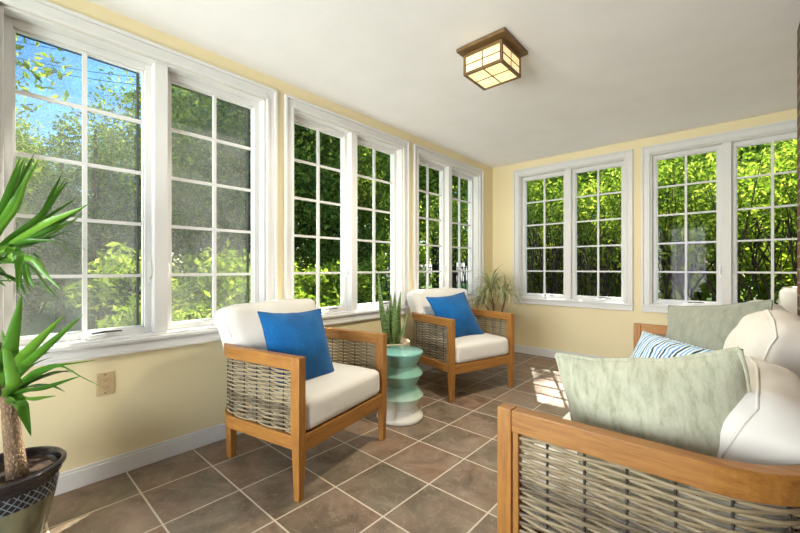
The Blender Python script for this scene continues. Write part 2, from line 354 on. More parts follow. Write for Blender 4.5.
# ------------------------------------------------------------------ ceiling light
lx, ly = -1.108, 2.09
lamp = tag(empty('ceiling_light', (lx, ly, ZC)), 'square amber glass ceiling light with a bronze frame', 'ceiling light')
M['bronze'] = simple('bronze_wood', (.20, .115, .045), (.14, .08, .03), 12, .45, spec=.4)
def lampglass():
    m, nt, b, o = mat('amber_lamp_glass'); f = noisy(nt, coord(nt), 9, 4)
    c = ramp(nt, f, [(.3, (1, .74, .31)), (.65, (1, .88, .50))])
    nt.links.new(c, b.inputs['Base Color']); nt.links.new(c, b.inputs['Emission Color']); b.inputs['Emission Strength'].default_value = .5; b.inputs['Roughness'].default_value = .3; return m
M['lampglass'] = lampglass()
ll = bpy.data.lights.new('lamp_glow', 'AREA'); ll.shape = 'SQUARE'; ll.size = .22; ll.energy = 24; ll.color = (1, .9, .72)
lo_ = bpy.data.objects.new('lamp_glow', ll); COL.objects.link(lo_); lo_.location = (0, 0, -.172); lo_.parent = lamp      # the fixture's own downlight
MB().box(-.16, .16, -.16, .16, -.022, 0).build('canopy', M['bronze'], lamp, bevel=.003)
MB().box(-.105, .105, -.105, .105, -.045, -.022).build('fitting', M['bronze'], lamp)
h, z0, z1, t = .12, -.165, -.04, .008
fr = MB()
for sx in (-1, 1):
    for sy in (-1, 1): fr.box(sx * h - t, sx * h + t, sy * h - t, sy * h + t, z0, z1)
for zz in (z0 + t, z1 - t):
    for s_ in (-1, 1):
        fr.box(-h + t, h - t, s_ * h - t, s_ * h + t, zz - t, zz + t); fr.box(s_ * h - t, s_ * h + t, -h + t, h - t, zz - t, zz + t)
fr.build('shade_frame', M['bronze'], lamp, bevel=.001)
br = MB(); zc = (z0 + z1) / 2; q = .0035
for s_ in (-1, 1):
    br.box(-h, h, s_ * h - q, s_ * h + q, zc - q, zc + q); br.box(s_ * h - q, s_ * h + q, -h, h, zc - q, zc + q)
    br.box(-q, q, s_ * h - q, s_ * h + q, z0, z1); br.box(s_ * h - q, s_ * h + q, -q, q, z0, z1)
br.box(-h, h, -q, q, z0 + .004, z0 + .011); br.box(-q, q, -h, h, z0 + .004, z0 + .011)
br.build('shade_bar', M['bronze'], lamp)
for s_ in (-1, 1):
    MB().box(-h + t, h - t, s_ * h - .002, s_ * h + .002, z0 + t, z1 - t).build('glass_panel', M['lampglass'], lamp)
    MB().box(s_ * h - .002, s_ * h + .002, -h + t, h - t, z0 + t, z1 - t).build('glass_panel', M['lampglass'], lamp)
MB().box(-h + t, h - t, -h + t, h - t, z0 + .006, z0 + .009).build('glass_panel', M['lampglass'], lamp)

# ------------------------------------------------------------------ wall outlet
oy, oz = .455, .425
def outlet():
    u = (105 - 400) / FPX; c, s = math.cos(YAW), math.sin(YAW); d = XL / (u * c - s); y = d * (u * s + c); z = EYE - (383.5 - HZ) / FPX * d
    root = tag(empty('wall_outlet', (XL, y, z)), 'almond double power outlet low on the yellow wall under the left window', 'outlet')
    MB().box(0, .006, -.036, .036, -.058, .058).build('cover_plate', M['almond'], root, bevel=.002)
    fc = MB().box(.006, .009, -.017, .017, -.034, .034).build('receptacle', M['almond'], root, bevel=.001)
    for zz in (-.018, .018):
        so_ = MB().box(.009, .0094, -.012, .012, zz - .013, zz + .011).build('socket', M['almond'], fc)
    for zz in (-.047, .047): MB().box(.006, .0075, -.003, .003, zz - .003, zz + .003).build('screw', M['dark_metal'], root)
    for zz in (-.018, .018):
        sl_ = MB()
        for yy in (-.006, .006): sl_.box(.009, .0097, yy - .0012, yy + .0012, zz - .002, zz + .006)
        sl_.box(.009, .0097, -.002, .002, zz - .010, zz - .006); sl_.build('slot_pattern', M['dark_metal'], fc)
outlet()

# ------------------------------------------------------------------ soft shapes
def puff(lx, ly, lz, r, bx=0., by=0., bz=0., n=14, wr=.004, seed=0, crown=0., flare=0.):
    """boxed cushion centred at the origin, rounded by r, each face swollen"""
    bm = bmesh.new(); bmesh.ops.create_cube(bm, size=2); bmesh.ops.subdivide_edges(bm, edges=bm.edges[:], cuts=n, use_grid_fill=True)
    H = Vector((lx / 2, ly / 2, lz / 2)); vs = []
    def fp(co, wr):
        # spread grid lines to the rims
        p = Vector([H[k] * math.copysign(abs(co[k]) ** .75, co[k]) for k in range(3)])
        c = Vector([max(-(H[k] - r), min(H[k] - r, p[k])) for k in range(3)])
        d = p - c
        if d.length > 1e-6: p = c + d.normalized() * min(r, d.length)
        u = p.x / H.x, p.y / H.y, p.z / H.z
        q = [max(0, 1 - t * t) for t in u]
        p.x += bx * u[0] * q[1] * q[2]; p.y += by * u[1] * q[0] * q[2]; p.z += bz * u[2] * q[0] * q[1]
        if crown: p.z -= crown * (abs(u[1]) ** 3) * max(0, u[2])
        p.y *= 1 + flare * max(0, u[2] + .2)
        w_ = noise.noise(Vector((p.x * 7 + seed, p.y * 7, p.z * 7))) * wr + noise.noise(Vector((p.x * 19 + seed, p.y * 19, p.z * 19))) * wr * .4
        return p + (p - c * .6).normalized() * w_
    vs = [fp(v.co, wr) for v in bm.verts]
    bm.verts.index_update()
    m_ = MB().add(vs, [[v.index for v in f.verts] for f in bm.faces], True)
    ring = [(i / 8, -1) for i in range(-8, 8)] + [(1, i / 8) for i in range(-8, 8)] + [(-i / 8, 1) for i in range(-8, 8)] + [(-1, -i / 8) for i in range(-8, 8)] + [(-1, -1)]
    m_.seam = [fp((.45, a_, b_), wr) for a_, b_ in ring]
    bm.free(); return m_
def piping_of(lx, ly, lz, r, z, rad=.006):
    pts = []; x, y = lx / 2 - r * .35, ly / 2 - r * .35
    for sx, sy, a0 in ((1, 1, 0), (-1, 1, 90), (-1, -1, 180), (1, -1, 270)):
        for k in range(5):
            a = R(a0 + 90 * k / 4); rr = r * .8
            pts.append((sx * (x - rr) + rr * math.cos(a), sy * (y - rr) + rr * math.sin(a), z))
    pts.append(pts[0]); return MB().tube(pts, rad, 6)
def pillow_mesh(W, Hh, th, pinch=.07, n=26, wr=.006, seed=0, sag=0.):
    vs = []; fs = []
    def P(u, v, s):
        x = u * W / 2 * (1 - pinch * (1 - v * v) ); z = v * Hh / 2 * (1 - pinch * (1 - u * u))
        e = ((1 - abs(u) ** 2.4) * (1 - abs(v) ** 2.4))
        y = s * th / 2 * max(0, e) ** .68
        k = max(0, e) ** .3
        wv = noise.noise(Vector((x * 8 + seed, z * 8, s * 3))) * wr + noise.noise(Vector((x * 22 + seed, z * 22, s))) * wr * .35
        y += s * wv * k; z -= sag * (1 - u * u) * max(0, v) * .5
        z += .6 * wr * noise.noise(Vector((x * 16 + seed, z * 3, 5))); x += .6 * wr * noise.noise(Vector((x * 3 + seed, z * 16, 9)))
        return Vector((x, y, z))
    g = [math.sin(math.pi / 2 * (2 * i / n - 1)) for i in range(n + 1)]
    for s in (-1, 1):
        o = len(vs)
        for a in g:
            for b_ in g: vs.append(P(a, b_, s))
        for i in range(n):
            for j in range(n): fs.append((o + i * (n + 1) + j, o + (i + 1) * (n + 1) + j, o + (i + 1) * (n + 1) + j + 1, o + i * (n + 1) + j + 1))
    edge = [P(a, -1, 1) for a in g] + [P(1, b_, 1) for b_ in g] + [P(a, 1, 1) for a in g[::-1]] + [P(-1, b_, 1) for b_ in g[::-1]]
    return MB().add(vs, fs, True), edge
def weld(o):
    bm = bmesh.new(); bm.from_mesh(o.data); bmesh.ops.remove_doubles(bm, verts=bm.verts, dist=.0006); bmesh.ops.recalc_face_normals(bm, faces=bm.faces); bm.to_mesh(o.data); bm.free()
def pillow(name, m, W, Hh, th, loc, yaw, lean, roll=0, pipe=.004, label='', group=None, seed=0, pinch=.07, wr=.006, sag=0., pipe_mat=None):
    """stands on its lower edge; yaw turns its face (local -Y), lean tips the top backwards (+Y)"""
    mb, edge = pillow_mesh(W, Hh, th, pinch, 26, wr, seed, sag)
    root = mb.build(name, m); weld(root)
    tag(root, label, 'pillow', group)
    MB().tube(edge, pipe, 6).build('piping', pipe_mat or m, root)
    Mx = Matrix.Translation(loc) @ Matrix.Rotation(yaw, 4, 'Z') @ Matrix.Rotation(-lean, 4, 'X') @ Matrix.Rotation(roll, 4, 'Y') @ Matrix.Translation((0, 0, Hh / 2))
    root.matrix_world = Mx; return root

# ------------------------------------------------------------------ wicker furniture
PW, ARM_T, ARM_B, RB0, RB1 = .045, .67, .607, .235, .30
def u_path(Wd, D, rad, step=.02):
    """centre line of the U: from the front of the -y arm round the back to the front of the +y arm. x forward, front at 0"""
    y = Wd / 2 - PW / 2; xb = -(D - PW / 2); r = rad
    pts = []; nrm = []
    def line(p, q, n_):
        m = max(2, int((Vector(q) - Vector(p)).length / step))
        for i in range(m): pts.append(Vector(p).lerp(Vector(q), i / m)); nrm.append(Vector(n_))
    def arc(c, a0, a1):
        m = max(6, int(abs(a1 - a0) * r / step))
        for i in range(m):
            a = a0 + (a1 - a0) * i / m; pts.append(Vector((c[0] + r * math.cos(a), c[1] + r * math.sin(a), 0))); nrm.append(Vector((math.cos(a), math.sin(a), 0)))
    line((-PW, -y, 0), (xb + r, -y, 0), (0, -1, 0))
    arc((xb + r, -y + r), -math.pi / 2, -math.pi)
    line((xb, -y + r, 0), (xb, y - r, 0), (-1, 0, 0))
    arc((xb + r, y - r), math.pi, math.pi / 2)
    line((xb + r, y, 0), (-PW, y, 0), (0, 1, 0)); pts.append(Vector((-PW, y, 0))); nrm.append(Vector((0, 1, 0)))
    return pts, nrm
def woven(root, Wd, D, rad, pitch):
    pts, nrm = u_path(Wd, D, rad, .016)
    s = [0]
    for a, b in zip(pts, pts[1:]): s.append(s[-1] + (b - a).length)
    L = s[-1]; ns = max(2, round(L / .094)); sp = L / ns
    top = MB().ribbon(pts, nrm, -PW / 2, PW / 2, ARM_B, ARM_T).build('arm_rail', M['wood_x'], root, bevel=.004)
    MB().ribbon(pts, nrm, -PW / 2 + .004, PW / 2 - .004, RB0, RB1).build('lower_rail', M['wood_x'], root, bevel=.004)
    n = int((ARM_B - RB1) / pitch); wk = MB()
    for j in range(n + 1):
        z = RB1 + .005 + (ARM_B - RB1 - .010) * j / n; ph = (j % 2) * math.pi
        path = []
        for p, q, d in zip(pts, nrm, s):
            k = math.sin(math.pi * d / sp + math.pi / 2 + ph)
            path.append(p + q * (.0068 * k) + Vector((0, 0, z + .0012 * noise.noise(Vector((d * 9, j * 1.7, 0))))))
        wk.tube(path, pitch * .46 + .0005 * noise.noise(Vector((j * 3.3, 1, 2))), 6, flat=.65)
    wk.build('wicker_weave', M['wicker'], root)
    st = MB()
    for k in range(1, ns):
        d = k * sp; i = max(i_ for i_ in range(len(s)) if s[i_] <= d)
        st.tube([(pts[i].x, pts[i].y, RB1 - .01), (pts[i].x, pts[i].y, ARM_B + .01)], .0035, 6)
    st.build('wicker_stakes', M['stake'], root)
    return pts
def leg(root, x, y, z1, name='leg', taper=.006):
    b = MB(); h = PW / 2; k = h - taper
    zs = [(0, k), (.2, h), (z1, h)]; vs = []
    for z, a in zs: vs += [(x - a, y - a, z), (x + a, y - a, z), (x + a, y + a, z), (x - a, y + a, z)]
    fs = [(i * 4 + q, i * 4 + (q + 1) % 4, i * 4 + 4 + (q + 1) % 4, i * 4 + 4 + q) for i in range(2) for q in range(4)] + [(3, 2, 1, 0), (8, 9, 10, 11)]
    o = b.add(vs, fs).build(name, M['wood_z'], root, bevel=.0035)
    MB().box(x - k + .004, x + k - .004, y - k + .004, y + k - .004, 0, .008).build('foot_pad', M['rubber'], o)
    return o
def chair_frame(root, Wd, D, rad, bl, pitch):
    y = Wd / 2 - PW / 2
    for s_ in (-1, 1):
        leg(root, -PW / 2, s_ * y, ARM_T + .001)
        leg(root, bl[0], s_ * bl[1], RB0 + .03, taper=.004)
        MB().box(-PW - .019, -PW, s_ * y - .014, s_ * y + .014, RB1, ARM_B).build('stile', M['wood_z'], root, bevel=.002)
    MB().box(-PW + .006, -.006, -y + PW / 2, y - PW / 2, .218, .298).build('front_rail', M['wood_y'], root, bevel=.004)
    woven(root, Wd, D, rad, pitch)
def seat_slats(root, x0, x1, y0, y1):
    MB().box(x0, x1, y0, y1, .285, .298).build('seat_base', M['wood_y'], root)

def make_armchair():
    Wd, D = .758, .716
    root = empty('wicker_armchair'); chair_frame(root, Wd, D, .2125, (-.655, .262), .0109)
    iw = Wd - 2 * PW - .02
    seat_slats(root, -D + .12, -.05, -iw / 2 + .03, iw / 2 - .03)
    c = puff(.60, iw, .155, .035, .006, .004, .022, 16, .004, 1)
    o = c.build('seat_cushion', M['cream'], root, loc=(-.305, 0, .378))
    piping_of(.60, iw, .155, .035, .062, .004).build('piping', M['cream'], o)
    c = puff(.16, .62, .44, .05, .035, .01, .008, 18, .012, 5, .004, .15)
    o = c.build('back_cushion', M['cream'], root, loc=(-.595, 0, .655), rot=(0, R(-13), 0))
    MB().tube(c.seam, .0035, 6).build('piping', M['cream'], o)
    return root
chair = make_armchair()
c2 = copy_tree(chair)
chair.location = (-1.585 + .02, 1.335, 0); chair.rotation_euler = (0, 0, R(11.5))
c2.location = (-1.605 + .02, 2.859, 0); c2.rotation_euler = (0, 0, R(-15))
tag(chair, 'teak and wicker armchair with cream cushions nearest the tall left window', 'armchair', 'wicker armchairs along the left wall')
tag(c2, 'teak and wicker armchair with cream cushions beyond the green stool, near the room corner', 'armchair', 'wicker armchairs along the left wall')

# sofa: faces -X, its near arm at Y 1.03
def make_sofa():
    Wd, D = 2.262, .716
    root = empty('wicker_sofa'); chair_frame(root, Wd, D, .2125, (-.655, Wd / 2 - .116), .0126)
    iw = Wd - 2 * PW - .02
    seat_slats(root, -D + .12, -.05, -iw / 2 + .03, iw / 2 - .03)
    n = 3; cwid = iw / n
    for k in range(n):
        yy = -iw / 2 + cwid * (k + .5)
        c = puff(.62, cwid - .004, .155, .035, .006, .002, .02, 16, .004, 10 + k)
        o = c.build('seat_cushion', M['cream'], root, loc=(-.295, yy, .378))
        piping_of(.62, cwid - .004, .155, .035, .062, .004).build('piping', M['cream'], o)
        y0 = yy - (-.045 if k == n - 1 else 0); wd_ = cwid - (.085 if k == n - 1 else -.01)
        if k == n - 1: y0 = yy - .05
        c = puff(.21, wd_, .40 if k == n - 1 else .47, .085, .04, .02, .012, 18, .016, 20 + k * 3, .03)
        o = c.build('back_cushion', M['cream'], root, loc=(-.555 if k == n - 1 else -.645, y0, .60 if k == n - 1 else .655), rot=(0, R(-24 if k == n - 1 else -16), 0))
        MB().tube(c.seam, .004, 6).build('piping', M['cream'], o)
    return root
sofa = make_sofa()
sofa.rotation_euler = (0, 0, R(180.7)); sofa.location = (-.531 - .014, 1.03 + 2.262 / 2, 0)
tag(sofa, 'long teak and wicker sofa with cream cushions in front of the brick wall', 'sofa')

# throw pillows
pillow('throw_pillow', M['blue'], .44, .43, .20, (-1.75, 1.185, .445), R(90 + 6), R(22), R(3), .003,
       'cobalt blue throw pillow on the armchair nearest the tall left window', 'blue throw pillows', 3, .10)
pillow('throw_pillow', M['blue'], .46, .45, .20, (-1.79, 2.87, .455), R(90 - 19), R(32), R(-5), .003,
       'cobalt blue throw pillow on the armchair beyond the green stool', 'blue throw pillows', 8, .10)
pillow('throw_pillow', M['sage'], .45, .42, .22, (-.135, 1.275, .435), R(2), R(-3), R(-10), .007,
       'pale sage velvet throw pillow standing behind the nearest wicker arm of the sofa', None, 21, .05, .01, .03)
pillow('throw_pillow', M['grey_sage'], .50, .48, .23, (-.10, 2.38, .45), R(-36), R(18), R(-9), .006,
       'grey-green throw pillow leaning on the sofa back cushion behind the striped pillow', None, 33, .06)
pillow('lumbar_pillow', M['stripe'], .50, .28, .21, (-.265, 2.30, .45), R(-34), R(24), R(4), .003,
       'blue and white striped lumbar pillow on the sofa, in front of the grey-green pillow', None, 41, .02)

# ------------------------------------------------------------------ green stool
def glaze():
    m, nt, b, o = mat('green_glaze'); tc = nd(nt, 'ShaderNodeTexCoord'); sx = nd(nt, 'ShaderNodeSeparateXYZ'); nt.links.new(tc.outputs['Object'], sx.inputs[0])
    f = noisy(nt, coord(nt), 14, 3); ad = nd(nt, 'ShaderNodeMath', operation='MULTIPLY_ADD'); ad.inputs[1].default_value = .05; nt.links.new(f, ad.inputs[0]); nt.links.new(sx.outputs[2], ad.inputs[2])
    nt.links.new(ramp(nt, ad.outputs[0], [(.11, (.74, .71, .63)), (.17, (.50, .60, .50)), (.25, (.22, .42, .31)), (.45, (.20, .41, .32)), (.505, (.20, .47, .42))]), b.inputs['Base Color'])
    b.inputs['Roughness'].default_value = .08; b.inputs['Specular IOR Level'].default_value = .6; b.inputs['Coat Weight'].default_value = .3; return m
st = empty('ceramic_stool', (-1.811, 2.019, 0)); tag(st, 'glazed green and white zigzag ceramic stool between the two armchairs', 'stool')
prof = [(.0, 0), (.160, 0), (.169, .005), (.171, .018), (.168, .028)]
for r_, z in ((.126, .088), (.171, .169), (.122, .247), (.169, .327), (.127, .390)):
    p_ = prof[-1]; dr_, dz_ = r_ - p_[0], z - p_[1]
    prof += [(p_[0] + dr_ * .05, p_[1] + dz_ * .05), (p_[0] + dr_ * .5, p_[1] + dz_ * .5), (r_ - dr_ * .05, z - dz_ * .05), (r_, z)]
prof += [(.130, .395), (.148, .430), (.166, .470), (.169, .478), (.166, .486), (.158, .489), (0, .490)]
MB().lathe(prof, 64, close=False).build('stool_body', glaze(), st)

# ------------------------------------------------------------------ indoor plants
def plantmat(name, stops, rough=.4, band=None, trans=.0):
    m, nt, b, o = mat(name); gi = nd(nt, 'ShaderNodeNewGeometry')
    c = ramp(nt, gi.outputs['Random Per Island'], stops)
    if band:
        v = coord(nt); wv = nd(nt, 'ShaderNodeTexWave'); wv.bands_direction = 'Z'; wv.inputs['Scale'].default_value = 14; wv.inputs['Distortion'].default_value = 9; wv.inputs['Detail'].default_value = 3; wv.inputs['Detail Scale'].default_value = 3
        nt.links.new(v, wv.inputs['Vector']); f = ramp(nt, wv.outputs['Fac'], [(.4, (0, 0, 0)), (.7, (1, 1, 1))])
        mx = nd(nt, 'ShaderNodeMix', data_type='RGBA'); nt.links.new(f, mx.inputs[0]); nt.links.new(c, mx.inputs[6]); mx.inputs[7].default_value = (*band, 1); c = mx.outputs[2]
    nt.links.new(c, b.inputs['Base Color']); b.inputs['Roughness'].default_value = rough
    if trans:
        t = nd(nt, 'ShaderNodeBsdfTranslucent'); nt.links.new(c, t.inputs[0]); mx = nd(nt, 'ShaderNodeMixShader'); mx.inputs[0].default_value = trans
        nt.links.new(b.outputs[0], mx.inputs[1]); nt.links.new(t.outputs[0], mx.inputs[2]); nt.links.new(mx.outputs[0], o.inputs[0])
    return m
def blade(mb, pts, width, fold=.25, tipw=.03, side=None, basew=.5):
    """strap leaf along a polyline (smoothed), V-folded, pointed"""
    P = [Vector(p) for p in pts]; n = 14; out = []
    def cr(t):
        m = len(P) - 1; f = min(t * m, m - 1e-6); i = int(f); u = f - i
        p0 = P[max(i - 1, 0)]; p1 = P[i]; p2 = P[i + 1]; p3 = P[min(i + 2, m)]
        return .5 * ((2 * p1) + (p2 - p0) * u + (2 * p0 - 5 * p1 + 4 * p2 - p3) * u * u + (3 * p1 - p0 - 3 * p2 + p3) * u ** 3)
    C = [cr(i / n) for i in range(n + 1)]; vs = []
    d0 = (C[-1] - C[0]); 
    if side is None:
        side = d0.cross(Vector((0, 0, 1)))
        if side.length < .05 * d0.length: side = Vector((rnd.uniform(-1, 1), rnd.uniform(-1, 1), 0))
    side = side.normalized()
    for i, p in enumerate(C):
        t = i / n; tg = (C[min(i + 1, n)] - C[max(i - 1, 0)]).normalized()
        s = (side - tg * side.dot(tg)).normalized(); up = s.cross(tg)
        w_ = width / 2 * (basew + (1 - basew) * min(1, t / .3)) * max(tipw, (1 - max(0, (t - .35) / .65) ** 1.7))
        vs += [p - s * w_ + up * w_ * fold, p - up * w_ * fold * .5, p + s * w_ + up * w_ * fold]
    fs = []
    for i in range(n):
        a = i * 3; fs += [(a, a + 3, a + 4, a + 1), (a + 1, a + 4, a + 5, a + 2)]
    mb.add(vs, fs, True)
def arch(base, az, el, L, droop):
    """four points of a leaf that leaves at elevation el and bends down by droop"""
    pts = [Vector(base)]; e = el; p = Vector(base)
    for k in range(4):
        p = p + Vector((math.cos(az) * math.cos(e), math.sin(az) * math.cos(e), math.sin(e))) * (L / 4); pts.append(p.copy()); e -= droop / 4 * (.6 + .5 * k)
    return pts

# foreground yucca in a dark glazed pot
PXY = (-2.07, .05); PZ = .327
yuc = empty('potted_yucca', (*PXY, 0)); tag(yuc, 'tall spiky green cane plant in a dark glazed pot at the left edge', 'plant')
def potmat():
    m, nt, b, o = mat('dark_glazed_pot'); tc = nd(nt, 'ShaderNodeTexCoord'); sx = nd(nt, 'ShaderNodeSeparateXYZ'); nt.links.new(tc.outputs['Object'], sx.inputs[0])
    at_ = nd(nt, 'ShaderNodeMath', operation='ARCTAN2'); nt.links.new(sx.outputs[1], at_.inputs[0]); nt.links.new(sx.outputs[0], at_.inputs[1])
    ml = nd(nt, 'ShaderNodeMath', operation='MULTIPLY'); ml.inputs[1].default_value = .16; nt.links.new(at_.outputs[0], ml.inputs[0])
    cx = nd(nt, 'ShaderNodeCombineXYZ'); nt.links.new(ml.outputs[0], cx.inputs[0]); nt.links.new(sx.outputs[2], cx.inputs[1])
    rt = nd(nt, 'ShaderNodeMapping'); rt.inputs['Rotation'].default_value = (0, 0, R(45)); nt.links.new(cx.outputs[0], rt.inputs[0])
    br = nd(nt, 'ShaderNodeTexBrick'); br.offset = 0
    for k, x in (('Scale', 1), ('Mortar Size', .0022), ('Mortar Smooth', .4), ('Brick Width', .02), ('Row Height', .02)): br.inputs[k].default_value = x
    nt.links.new(rt.outputs[0], br.inputs['Vector'])
    dark = ramp(nt, noisy(nt, coord(nt, (1, 1, 3)), 22, 4), [(.3, (.018, .014, .016)), (.6, (.035, .028, .03)), (.8, (.08, .07, .065))])
    lat = nd(nt, 'ShaderNodeMix', data_type='RGBA'); nt.links.new(br.outputs['Fac'], lat.inputs[0]); lat.inputs[6].default_value = (.02, .018, .02, 1); lat.inputs[7].default_value = (.20, .24, .27, 1)
    low = ramp(nt, noisy(nt, coord(nt, (1, 1, .3)), 14, 3), [(.3, (.10, .095, .055)), (.7, (.30, .29, .17))])
    def band(z0, z1):
        mr = nd(nt, 'ShaderNodeMapRange'); mr.inputs[1].default_value = z0; mr.inputs[2].default_value = z1; nt.links.new(sx.outputs[2], mr.inputs[0]); return mr.outputs[0]
    m1 = nd(nt, 'ShaderNodeMix', data_type='RGBA'); nt.links.new(band(.205, .210), m1.inputs[0]); nt.links.new(low, m1.inputs[6]); nt.links.new(lat.outputs[2], m1.inputs[7])
    m2 = nd(nt, 'ShaderNodeMix', data_type='RGBA'); nt.links.new(band(.262, .266), m2.inputs[0]); nt.links.new(m1.outputs[2], m2.inputs[6]); nt.links.new(dark, m2.inputs[7])
    nt.links.new(m2.outputs[2], b.inputs['Base Color']); b.inputs['Roughness'].default_value = .16; b.inputs['Specular IOR Level'].default_value = .6; return m
pp = [(.0, .002), (.095, 0), (.10, .012), (.112, .06), (.130, .13), (.146, .20), (.154, .25), (.150, .268), (.156, .276), (.163, .284), (.160, .294), (.168, .300), (.176, .310), (.177, .320), (.171, .327), (.161, .325), (.158, .315), (.152, .305), (.150, .29), (.0, .285)]
MB().lathe(pp, 64, close=False).build('pot', potmat(), yuc)
M['soil'] = simple('potting_soil', (.055, .033, .02), (.02, .012, .008), 40, .95, 1, 70, lo=.4, hi=.6)
so = MB(); ng = 26
vs = [(0, 0, .298)]; fs = []
for i in range(1, 9):
    for k in range(ng):
        a = 2 * math.pi * k / ng; r_ = .154 * i / 8; vs.append((r_ * math.cos(a), r_ * math.sin(a), .296 + .012 * noise.noise(Vector((r_ * 40 * math.cos(a), r_ * 40 * math.sin(a), 0))) - .004 * i / 8))
for k in range(ng): fs.append((0, 1 + k, 1 + (k + 1) % ng))
for i in range(7):
    for k in range(ng): fs.append((1 + i * ng + k, 1 + (i + 1) * ng + k, 1 + (i + 1) * ng + (k + 1) % ng, 1 + i * ng + (k + 1) % ng))
so.add(vs, fs, True).build('soil', M['soil'], yuc)
def trunkmat():
    m, nt, b, o = mat('cane_bark'); v = coord(nt, (1, 1, .6)); vo = nd(nt, 'ShaderNodeTexVoronoi'); vo.feature = 'DISTANCE_TO_EDGE'; vo.inputs['Scale'].default_value = 95; nt.links.new(v, vo.inputs['Vector'])
    f = noisy(nt, v, 30, 5); c = ramp(nt, f, [(.3, (.16, .09, .045)), (.7, (.33, .21, .12))])
    k = ramp(nt, vo.outputs['Distance'], [(.02, (.5, .5, .5)), (.2, (1, 1, 1))]); mx = nd(nt, 'ShaderNodeMix', data_type='RGBA', blend_type='MULTIPLY'); mx.inputs[0].default_value = 1
    nt.links.new(c, mx.inputs[6]); nt.links.new(k, mx.inputs[7]); nt.links.new(mx.outputs[2], b.inputs['Base Color']); b.inputs['Roughness'].default_value = .85; bump(nt, b, vo.outputs['Distance'], .6, .01); return m
M['cane'] = trunkmat()
MB().tube([(.036, .034, .28), (.028, .027, .36), (.014, .018, .47), (-.003, .011, .60), (-.02, .006, .72), (-.026, .006, .80)], [.033, .029, .026, .025, .026, .022], 16).build('trunk', M['cane'], yuc)
MB().tube([(-.06, -.05, .28), (-.066, -.055, .6), (-.075, -.06, .95), (-.08, -.06, 1.1)], [.03, .026, .025, .02], 14).build('trunk', M['cane'], yuc)
M['yucca'] = plantmat('yucca_leaf', [(0, (.035, .12, .012)), (.5, (.075, .22, .02)), (1, (.17, .36, .04))], .35, None, .3)
fol = MB(); base = Vector((-.025, .004, .60)); org = Vector((*PXY, 0))
def tip(px, py, d): return at(px, py, d) - org
hand = [  # (start z, via pixel, tip pixel, depth, width)
 (.66, (10, 350), (22, 294), 1.36, .050), (.64, (30, 350), (64, 315), 1.38, .040), (.62, (38, 355), (83, 315), 1.33, .034),
 (.60, (58, 366), (104, 388), 1.34, .026), (.60, (45, 368), (97, 360), 1.40, .020), (.58, (40, 390), (81, 376), 1.36, .030),
 (.58, (30, 400), (56, 396), 1.42, .030), (.56, (20, 402), (31, 436), 1.28, .040), (.57, (14, 385), (2, 330), 1.34, .045),
 (.57, (22, 415), (30, 424), 1.36, .03), (.62, (20, 362), (50, 352), 1.46, .034)]
for z_, via, tp, d, wd in hand:
    b0 = Vector((-.022, .004, z_)); v_ = tip(*via, d - .02); t_ = tip(*tp, d)
    vd = (t_ - b0).cross(Vector((at(0, 0, 1) - Vector((0, 0, EYE))))).normalized()
    blade(fol, [b0, b0.lerp(v_, .55) + Vector((0, 0, .01)), v_, v_.lerp(t_, .5), t_], wd, .3, side=vd if rnd.random() < .75 else None)
def free_arch(b0, az, el, L, droop):
    p = arch(b0, az, el, L, droop)
    while min(q.x for q in p) < -.31: L *= .8; p = arch(b0, az, el, L, droop)
    return p
for k in range(30):
    az = rnd.uniform(R(200), R(340)) if k < 18 else rnd.uniform(0, 6.28); el = rnd.uniform(R(10), R(80))
    blade(fol, free_arch((-.015, .006, rnd.uniform(.56, .68)), az, el, rnd.uniform(.2, .32), rnd.uniform(.3, 1.1)), rnd.uniform(.025, .04), .3)
# upper crown
uc = Vector((-.08, -.06, 1.08))
hand2 = [((12, 205), (39, 158), 1.30, .030), ((10, 195), (22, 165), 1.28, .032), ((15, 190), (33, 160), 1.36, .03), ((38, 220), (68, 181), 1.28, .036), ((42, 225), (83, 207), 1.30, .034),
         ((42, 232), (90, 203), 1.33, .030), ((30, 238), (78, 219), 1.36, .03), ((45, 236), (92, 252), 1.36, .016), ((16, 250), (21, 287), 1.24, .038), ((28, 258), (61, 290), 1.30, .028), ((22, 262), (34, 288), 1.34, .028), ((20, 246), (52, 236), 1.42, .028), ((8, 250), (12, 262), 1.26, .036), ((24, 242), (55, 240), 1.30, .026)]
for via, tp, d, wd in hand2:
    v_ = tip(*via, d - .01); t_ = tip(*tp, d); vd = (t_ - uc).cross(Vector((at(0, 230, 1) - Vector((0, 0, EYE))))).normalized()
    blade(fol, [uc + Vector((rnd.uniform(-.01, .01), 0, rnd.uniform(-.03, .04))), uc.lerp(v_, .5) + Vector((0, 0, .02)), v_, v_.lerp(t_, .55), t_], wd * .75, .3, side=vd if rnd.random() < .7 else None)
for via, tp, d, wd in hand2:
    for rep_ in range(2):
        jx, jy = rnd.uniform(-9, 9), rnd.uniform(-12, 12); d2 = d + rnd.uniform(-.05, .1)
        v_ = tip(via[0] + jx * .6, via[1] + jy * .6, d2 - .01); t_ = tip(tp[0] - abs(jx), tp[1] + jy, d2)
        blade(fol, [uc + Vector((0, 0, rnd.uniform(-.04, .05))), uc.lerp(v_, .5) + Vector((0, 0, .02)), v_, v_.lerp(t_, .55), t_], wd * .6, .3)
for k in range(46):
    az = rnd.uniform(R(130), R(350)); el = rnd.uniform(R(-25), R(85))
    blade(fol, free_arch(uc + Vector((0, 0, rnd.uniform(-.05, .08))), az, el, rnd.uniform(.22, .36), rnd.uniform(.2, 1.2)), rnd.uniform(.025, .038), .3)
fol.build('foliage', M['yucca'], yuc, fix=False)

